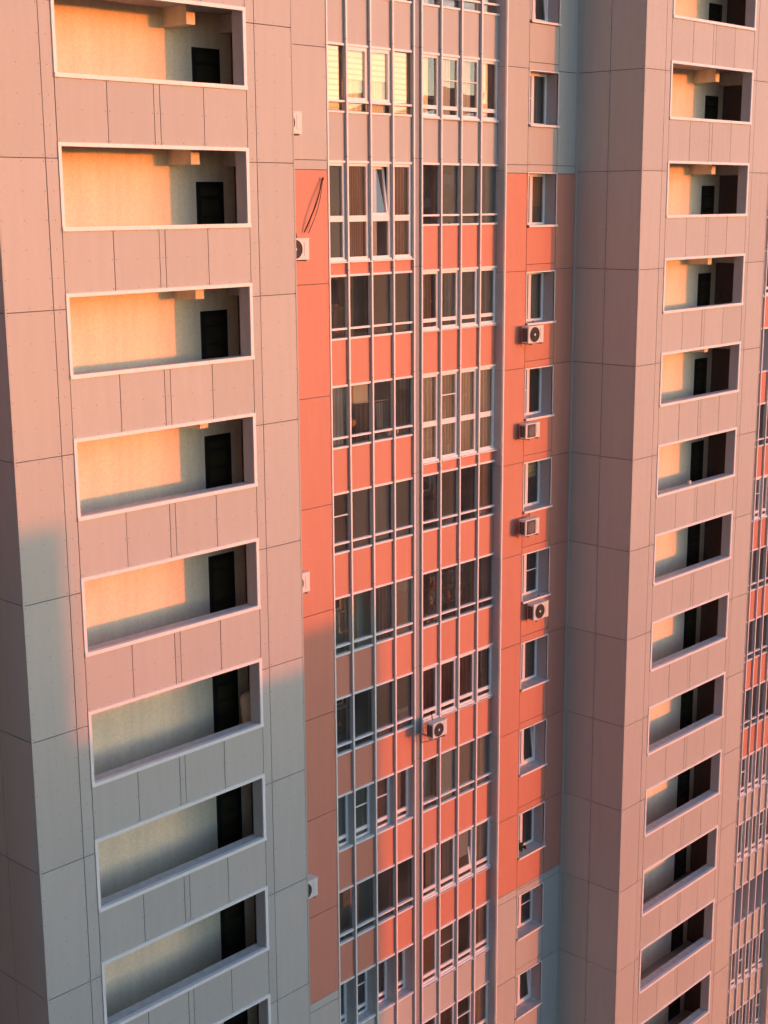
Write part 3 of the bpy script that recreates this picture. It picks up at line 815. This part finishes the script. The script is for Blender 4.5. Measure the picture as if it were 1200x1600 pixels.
# bicycle handlebar shapes on the upper right balcony
o = vessel('bicycle', (14.35, YG+.45, -1*H-2.5), 'black bicycle with curved handlebar behind the low balcony panes', 'bicycle')
for cx in (-.5, .55):
    wv = MB(); wv.tube([(cx+.33*math.cos(2*math.pi*j/20), 0, .33+.33*math.sin(2*math.pi*j/20)) for j in range(20)], .02, 'black', 5, True)
    for j in range(6): wv.tube([(cx, 0, .33), (cx+.33*math.cos(j*math.pi/3), 0, .33+.33*math.sin(j*math.pi/3))], .004, 'steel', 3)
    wv.build('wheel', o)
fr_ = MB()
for a, b in (((-.5, .33), (-.15, .8)), ((-.15, .8), (.4, .85)), ((.4, .85), (.0, .3)), ((.0, .3), (-.15, .8)), ((-.5, .33), (0, .3)), ((.55, .33), (.38, .98))): fr_.tube([(a[0], 0, a[1]), (b[0], 0, b[1])], .02, 'black', 6)
fr_.build('frame', o)
MB().tube([(.30, -.28, .92), (.42, -.26, 1.0), (.38, 0, .98), (.42, .26, 1.0), (.30, .28, .92)], .016, 'black', 6).build('handlebar', o)
MB().blob((-.17, 0, .86), .14, .07, .04, 'black').build('saddle', o, smooth=True)
# basket in the loggia, small white thing on a parapet
o = vessel('basket', (4.98, .75, -5*H-2.57), 'tall pale woven basket standing in the corner of a loggia', 'basket')
MB().lathe((0, 0, 0), [(.15, 0), (.19, .6), (.25, 1.35), (.24, 1.38)], 'wicker', 18).build('body', o, smooth=True)
MB().blob((0, 0, 1.40), .22, .22, .12, 'c_beige', 12, 8, .1).build('contents', o, smooth=True)
o = vessel('cup', (P+2.15, .16, -4*H-1.55), 'small white cup standing on a loggia parapet of the right tower', 'cup')
MB().lathe((0, 0, 0), [(.05, 0), (.06, .10), (.055, .12)], 'c_white', 12).build('body', o, smooth=True)

# ------------------------------------------------------------------ ground, hills, buildings opposite
g = MB(); NR, NA = 10, 48; rad = [0, 40, 100, 220, 450, 900, 1800, 3200, 5200, 8000, 12000]
for ri in range(NR):
    for ai in range(NA):
        t0, t1 = 2*math.pi*ai/NA, 2*math.pi*(ai+1)/NA
        a, b = rad[ri], rad[ri+1]
        pts = [(a*math.cos(t0), a*math.sin(t0), ZGROUND), (b*math.cos(t0), b*math.sin(t0), ZGROUND), (b*math.cos(t1), b*math.sin(t1), ZGROUND), (a*math.cos(t1), a*math.sin(t1), ZGROUND)]
        g.poly(pts[1:] if a == 0 else pts, 'ground')
tag(g.build('ground'), kind='structure')
h = MB(); NA = 240
def hh(a, q): return max(0, 26+14*math.sin(a*3+1)+11*math.sin(a*7+.4)+7*math.sin(a*17+2)+3*math.sin(a*41))*q
rings = [(2300, 0), (2700, .55), (3200, 1.0), (3800, .8), (4600, 0)]
for ai in range(NA):
    a0, a1 = 2*math.pi*ai/NA, 2*math.pi*(ai+1)/NA
    for (r0, q0), (r1, q1) in zip(rings[:-1], rings[1:]):
        def pp(a, r, q): return (r*math.cos(a), r*math.sin(a), ZGROUND-1+hh(a, q)*.8+q*12)
        h.poly([pp(a0, r0, q0), pp(a0, r1, q1), pp(a1, r1, q1), pp(a1, r0, q0)], 'hill')
tag(h.build('hills', smooth=True), kind='structure')

def opposite(name, x0, x1, y0, y1, zt_, label, pent=None):
    o = empty(name, ((x0+x1)/2, (y0+y1)/2, ZGROUND)); tag(o, label, 'building')
    ox, oy = (x0+x1)/2, (y0+y1)/2; hgt = zt_-ZGROUND
    b = MB(); b.box(x0-ox, x1-ox, y0-oy, y1-oy, 0, hgt, 'neigh')
    b.build('wall', o)
    MB().box(x0-ox+.3, x1-ox-.3, y0-oy+.3, y1-oy-.3, hgt+.005, hgt+.05, 'roofing').build('roof', o)
    wn = MB(); n = int((x1-x0)/3.2); nf = int(hgt/2.9)
    for f in range(nf):
        for i in range(n):
            xa = x0-ox+1.0+i*(x1-x0-1.2)/n; z = 1.2+f*2.9
            wn.box(xa, xa+1.5, y1-oy-.1, y1-oy+.02, z, z+1.45, 'neighwin')
            if i % 3 == 0: wn.box(xa-.4, xa+1.9, y1-oy+.03, y1-oy+.9, z-.9, z-.0, 'panel')
    w_ = wn.build('window', o); w_['kind'] = 'stuff'
    if pent:
        a, b_, c, d, hp = pent
        MB().box(a-ox, b_-ox, c-oy, d-oy, hgt+.051, hgt+hp, 'neigh').build('penthouse', o)
    return o
DY = 58.0; rt = -14.62+DY/math.cos(AZ)*math.tan(SUN_EL)
xr = 12.6+DY*TAN
opposite('tower_block', xr-36, xr, -DY-14, -DY, rt, 'pale apartment block opposite whose shadow falls on the facade',
         pent=(xr-34, -.38+(DY+2)*TAN, -DY-12, -DY-2, 4.65))
opposite('tower_block', -64, -40, -48, 16, 56, 'added tall block out of view on the left, darkens the stair tower sides')  # unseen block, added to cut sky light on the left-facing sides
opposite('tower_block', 88, 124, -80, -64, 6, 'taller grey apartment block opposite, mirrored in the balcony glass')

# ------------------------------------------------------------------ trees at the foot of the right end
def tree(x, y, h, r, label):
    o = empty('tree', (x, y, ZGROUND)); tag(o, label, 'tree', 'trees at the foot of the block')
    t = MB(); t.tube([(0, 0, -.1), (.05, .03, h*.3), (-.05, .1, h*.6), (.1, 0, h*.85)], [.20, .16, .1, .04], 'bark', 8)
    for j in range(7):
        a = j*2.4; z = h*(.35+.06*j)
        t.tube([(0, .05, z), (r*.5*math.cos(a), r*.5*math.sin(a), z+h*.12), (r*.8*math.cos(a), r*.8*math.sin(a), z+h*.2)], [.07, .045, .015], 'bark', 5)
    t.build('trunk', o, smooth=True)
    c = MB(); cl = [(Vector((rng.gauss(0, r*.42), rng.gauss(0, r*.42), h*.66+rng.gauss(0, h*.14))), r*rng.uniform(.28, .5)) for _ in range(16)]
    for p, q in cl: leaves(c, p-Vector((0, 0, q*.3)), q, 110, .24, 'leaf')
    c.build('crown', o)
for x, y, h, r, lab in ((44, 8, 7.5, 2.6, 'dark leafy tree closest to the right end of the block'), (51, 13, 8.5, 3.0, 'tall dark tree behind the one at the right end of the block'),
                        (47.5, 3, 6.5, 2.4, 'small dark tree in front at the right end of the block'), (58, 10, 8, 3, 'broad dark tree farther out from the right end of the block')):
    tree(x, y, h, r, lab)
